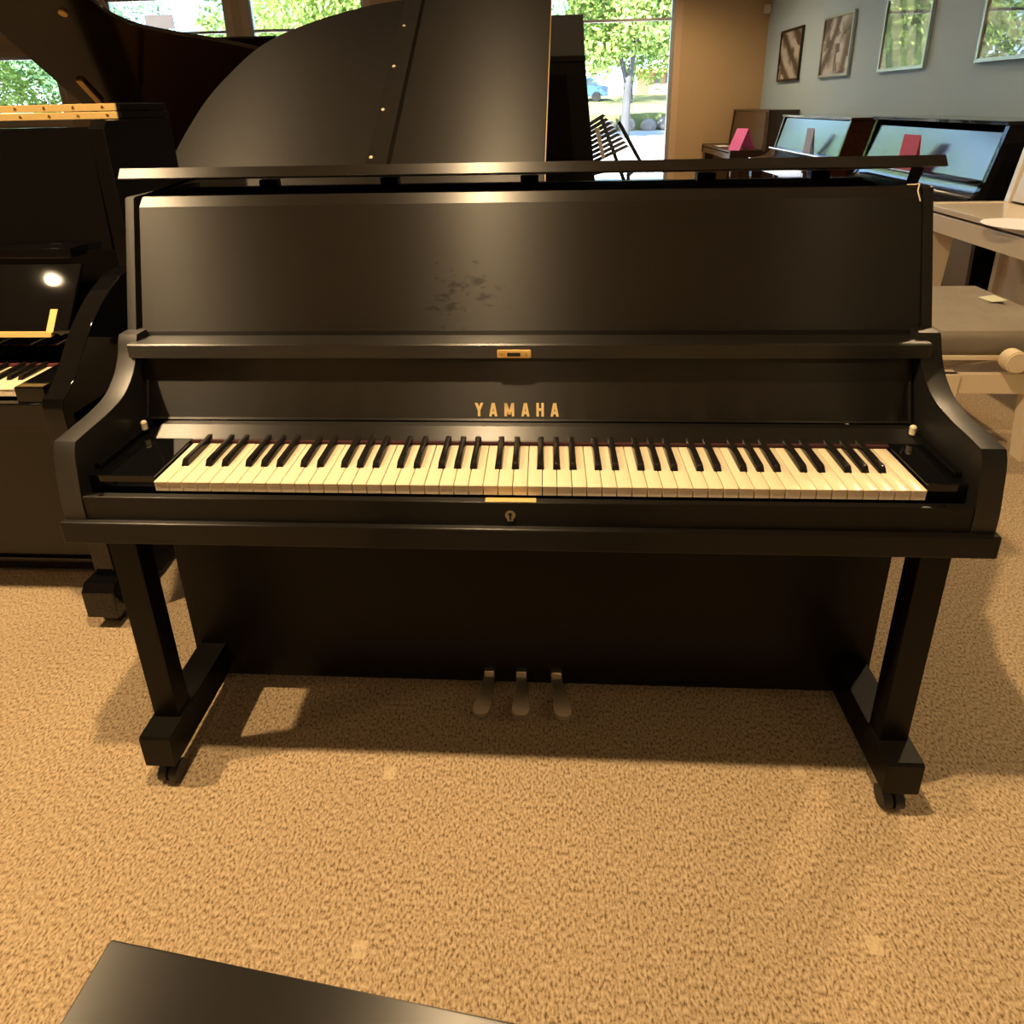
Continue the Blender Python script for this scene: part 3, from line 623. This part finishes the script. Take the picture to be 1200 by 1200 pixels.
for (ya, yb, yc) in ((1.235, 1.285, 1.36), (1.965, 2.015, 1.90)):
    k = MB().tube((1.795, ya, .446), (1.795, yb, .446), .043, n=32)
    bmesh.ops.bevel(k.bm, geom=[e for e in k.bm.edges if len(e.link_faces) == 2 and e.calc_face_angle(0) > 1], offset=.005, segments=2, affect='EDGES')
    k.tube((1.795, yb, .446), (1.795, yc, .446), .012)
    k.build('knob', CREAM, H)
MB().hexa([(1.915, 1.60, .566), (1.99, 1.62, .566), (1.985, 1.70, .566), (1.90, 1.67, .566), (1.915, 1.60, .5675), (1.99, 1.62, .5675), (1.985, 1.70, .5675), (1.90, 1.67, .5675)]).build('tag', mat('tag_paper', (.58, .60, .44), .7), None, False, label='pale yellow green tag lying on the grey bench cushion', category='tag')

# ------------------------------------------------------------------ pictures on the right wall
PICS = [(7.72, 8.48, FRAME_D, 'framed black and white photograph nearest the corner, in a dark frame'),
        (6.33, 7.09, FRAME_S, 'framed grey aerial photograph, second from the corner on the grey wall'),
        (4.91, 5.69, FRAME_S, 'framed picture whose glass is filled with green window reflection, third from the corner'),
        (3.50, 4.235, FRAME_S, 'framed picture at the right edge, half green reflection and half grey photograph')]
for i, (a, b, fm, lab) in enumerate(PICS):
    z0, z1 = 1.615, 2.262
    F = thing('framed_picture', (X1 - .02, (a + b) / 2, 1.9), lab, 'picture', 'framed pictures on the right wall')
    w = .028; x = X1 - .035
    MB().box(x, X1 - .004, a, a + w, z0, z1, .002).box(x, X1 - .004, b - w, b, z0, z1, .002).box(x, X1 - .004, a + w, b - w, z0, z0 + w, .002).box(x, X1 - .004, a + w, b - w, z1 - w, z1, .002).build('frame', fm, F)
    MB().box(X1 - .022, X1 - .006, a + w, b - w, z0 + w, z1 - w).build('photograph', photo_mat('photo_print', i), F, False)
MB().box(X1 - .10, X1 - .02, Y1 - .10, Y1 - .03, 2.56, 2.68, .008).box(X1 - .03, X1, Y1 - .08, Y1 - .05, 2.60, 2.64).build('motion_sensor', mat('sensor_white', (.75, .68, .55), .4), None, label='small white sensor box high in the room corner', category='sensor')
sg = MB().box(-6.03, -5.58, Y1 - .012, Y1 - .002, 2.60, 2.80, .004)
SGM = mat('sign_back', (.8, .66, .6), .6)
n_ = SGM.node_tree; tl_ = n_.nodes.new('ShaderNodeBsdfTranslucent'); tl_.inputs['Color'].default_value = (.8, .68, .62, 1); n_.links.new(tl_.outputs[0], n_.nodes['Material Output'].inputs['Surface'])
sg.build('window_sign', SGM, None, label='pale rectangular sign hanging in the far left window', category='sign')

# ------------------------------------------------------------------ outdoors
ASPH = mat('pavement', (.42, .41, .40), .9, noise=((.4, .4, .4), .25))
GRASS = mat('grass_bank', (.15, .17, .055), .95, noise=((2, 2, 2), .5))
ROCK = mat('rock', (.20, .17, .15), .9, noise=((3, 3, 3), .4), bump=((4, 4, 4), .8, .1))
BARK = mat('bark', (.055, .055, .06), .9, noise=((6, 6, 2), .4))
struct('ground', MB().box(-90, 90, Y1 + T, 36, -.3, -.12), ASPH)
bk = MB().prism([(36, -.3), (36, .75), (40, 1.1), (50, 2.0), (95, 2.4), (95, -.3)], lambda a, b, d: (d, a, b), -90, 90)
struct('ground_bank', bk, GRASS)
rk = MB()
for k in range(60):
    x = -30 + k * 1.05 + random.uniform(-.2, .2); s = random.uniform(.38, .62)
    rk.ball((x, 35.6 + random.uniform(-.3, .3), .1 + random.uniform(0, .15)), s, (1.1, .7, .9), 10, 7)
rk.build('rock_wall', ROCK, None, label='low wall of pale boulders along the foot of the grass bank outside', category='wall')['kind'] = 'stuff'
LEAF = []
for k, c in enumerate(((.15, .25, .05), (.23, .32, .07), (.10, .21, .09))):
    LEAF.append(mat('leaves', c, .6, spec=.4, noise=((3, 3, 3), .55)))
CROWN = []
for k in range(3):
    bm = bmesh.new(); rnd = random.Random(k)
    blobs = [(rnd.uniform(-1, 1) * 1.9, rnd.uniform(-1, 1) * 1.5, rnd.uniform(-1.3, 1.5), rnd.uniform(.9, 1.5)) for _ in range(14)]
    for n_ in range(10500):
        bx_, by_, bz_, br = rnd.choice(blobs)
        d = Vector((rnd.gauss(0, 1), rnd.gauss(0, 1), rnd.gauss(0, 1))).normalized() * br * rnd.uniform(.65, 1.05)
        c = Vector((bx_, by_, bz_)) + d; u = Vector((rnd.gauss(0, 1), rnd.gauss(0, 1), rnd.gauss(0, 1))).normalized(); v = u.orthogonal().normalized(); s = rnd.uniform(.07, .125)
        q = [bm.verts.new(c + u * s), bm.verts.new(c + v * s * .6), bm.verts.new(c - u * s), bm.verts.new(c - v * s * .6)]
        bm.faces.new(q)
    me = bpy.data.meshes.new('crown'); bm.to_mesh(me); bm.free(); me.materials.append(LEAF[k]); CROWN.append(me)
def tree(x, y, z, h, cs, k, label, tr=.2):
    t = thing('tree', (x, y, z), label, 'tree', 'trees outside the showroom')
    m = MB().tube((x, y, z - .1), (x + .05, y, z + h * .55), tr, tr * .8, 12).tube((x + .05, y, z + h * .5), (x + .4, y, z + h), tr * .7, tr * .3, 10).tube((x + .05, y, z + h * .5), (x - .5, y + .2, z + h), tr * .6, tr * .25, 10)
    m.build('trunk', BARK, t)
    o = bpy.data.objects.new('crown', CROWN[k]); COL.objects.link(o); attach(o, t)
    o.location = (x, y, z + h + cs * .9); o.scale = (cs, cs, cs); o.rotation_euler = (0, 0, x * 1.7)
tree(3.55, 28, -.12, 4.3, 1.35, 1, 'leafy tree with a pale mottled trunk standing in the pavement outside the right window', .21)
TR = [(-4.2, 42, 1.2, 2.2, 1.3, 0), (5.6, 43, 1.3, 2.6, 1.35, 0), (11.5, 66, 2.2, 4.2, 1.7, 2), (1.0, 58, 2.1, 3.2, 1.5, 2), (-8.2, 25, -.12, 3.6, 1.1, 1), (-13, 33.5, -.12, 3.0, 1.25, 0),
      (-17.5, 24, -.12, 3.0, 1.1, 2), (-21.5, 31.2, -.12, 1.8, 1.25, 2), (-28.5, 26.5, -.12, 1.3, 1.2, 2), (-31, 38, .9, 1.3, 1.3, 0), (-14, 48, 1.9, 2.0, 1.5, 2), (-37.5, 29, -.12, 1.3, 1.3, 2), (18.5, 40, 1.1, 2.6, 1.3, 1), (-22.5, 52, 2.0, 2.0, 1.5, 1)]
for j, (x, y, z, h, cs, k) in enumerate(TR):
    tree(x, y, z, h, cs, k, 'leafy green tree among those behind the grass bank and parking area outside the windows')
# house and car beyond the bank
HB = thing('building', (12.1, 52, 2.0), 'low peach building with a pale sloping roof beyond the bank outside', 'building')
MB().box(7.8, 18.6, 49, 56, 1.8, 3.9).build('wall', mat('building_peach', (.72, .42, .28), .8), HB, False)
MB().prism([(7.0, 3.6), (12.1, 6.3), (19.2, 6.3), (19.2, 3.6)], lambda a, b, d: (a, d, b), 48.4, 56.6).build('roof', mat('roof_pale', (.75, .68, .62), .8), HB, False)
MB().box(6.9, 19.3, 48.3, 48.5, 3.45, 3.7).build('fascia', mat('fascia_orange', (.70, .28, .14), .7), HB, False)
for k in range(4):
    MB().box(8.15 + k * .8, 8.6 + k * .8, 48.93, 49.02, 2.3, 3.4).build('window', mat('building_window', (.16, .12, .10), .2), HB, False)
CR = thing('parked_car', (3.0, 45, 1.6), 'blue parked car beyond the grass bank outside the window', 'car')
MB().px([(0, 0), (0, 1), (1, 1), (1, 0)], 0, .001) .bm.free()
MB().prism([(1.9, 1.85), (1.9, 2.45), (2.5, 2.55), (2.9, 3.05), (4.2, 3.05), (4.7, 2.55), (5.3, 2.45), (5.3, 1.85)], lambda a, b, d: (a - 1.0, d, b), 44.2, 46, .06).build('body', mat('car_blue', (.02, .08, .32), .2, coat=1), CR)
MB().prism([(2.65, 2.58), (2.97, 2.98), (4.12, 2.98), (4.5, 2.58)], lambda a, b, d: (a - 1.0, d, b), 44.17, 44.22).build('side_window', mat('car_glass', (.03, .05, .07), .05), CR, False)
for x in (1.75, 3.5):
    MB().tube((x, 44.15, 1.82), (x, 44.4, 1.82), .32, n=20).build('wheel', BLACK, CR)
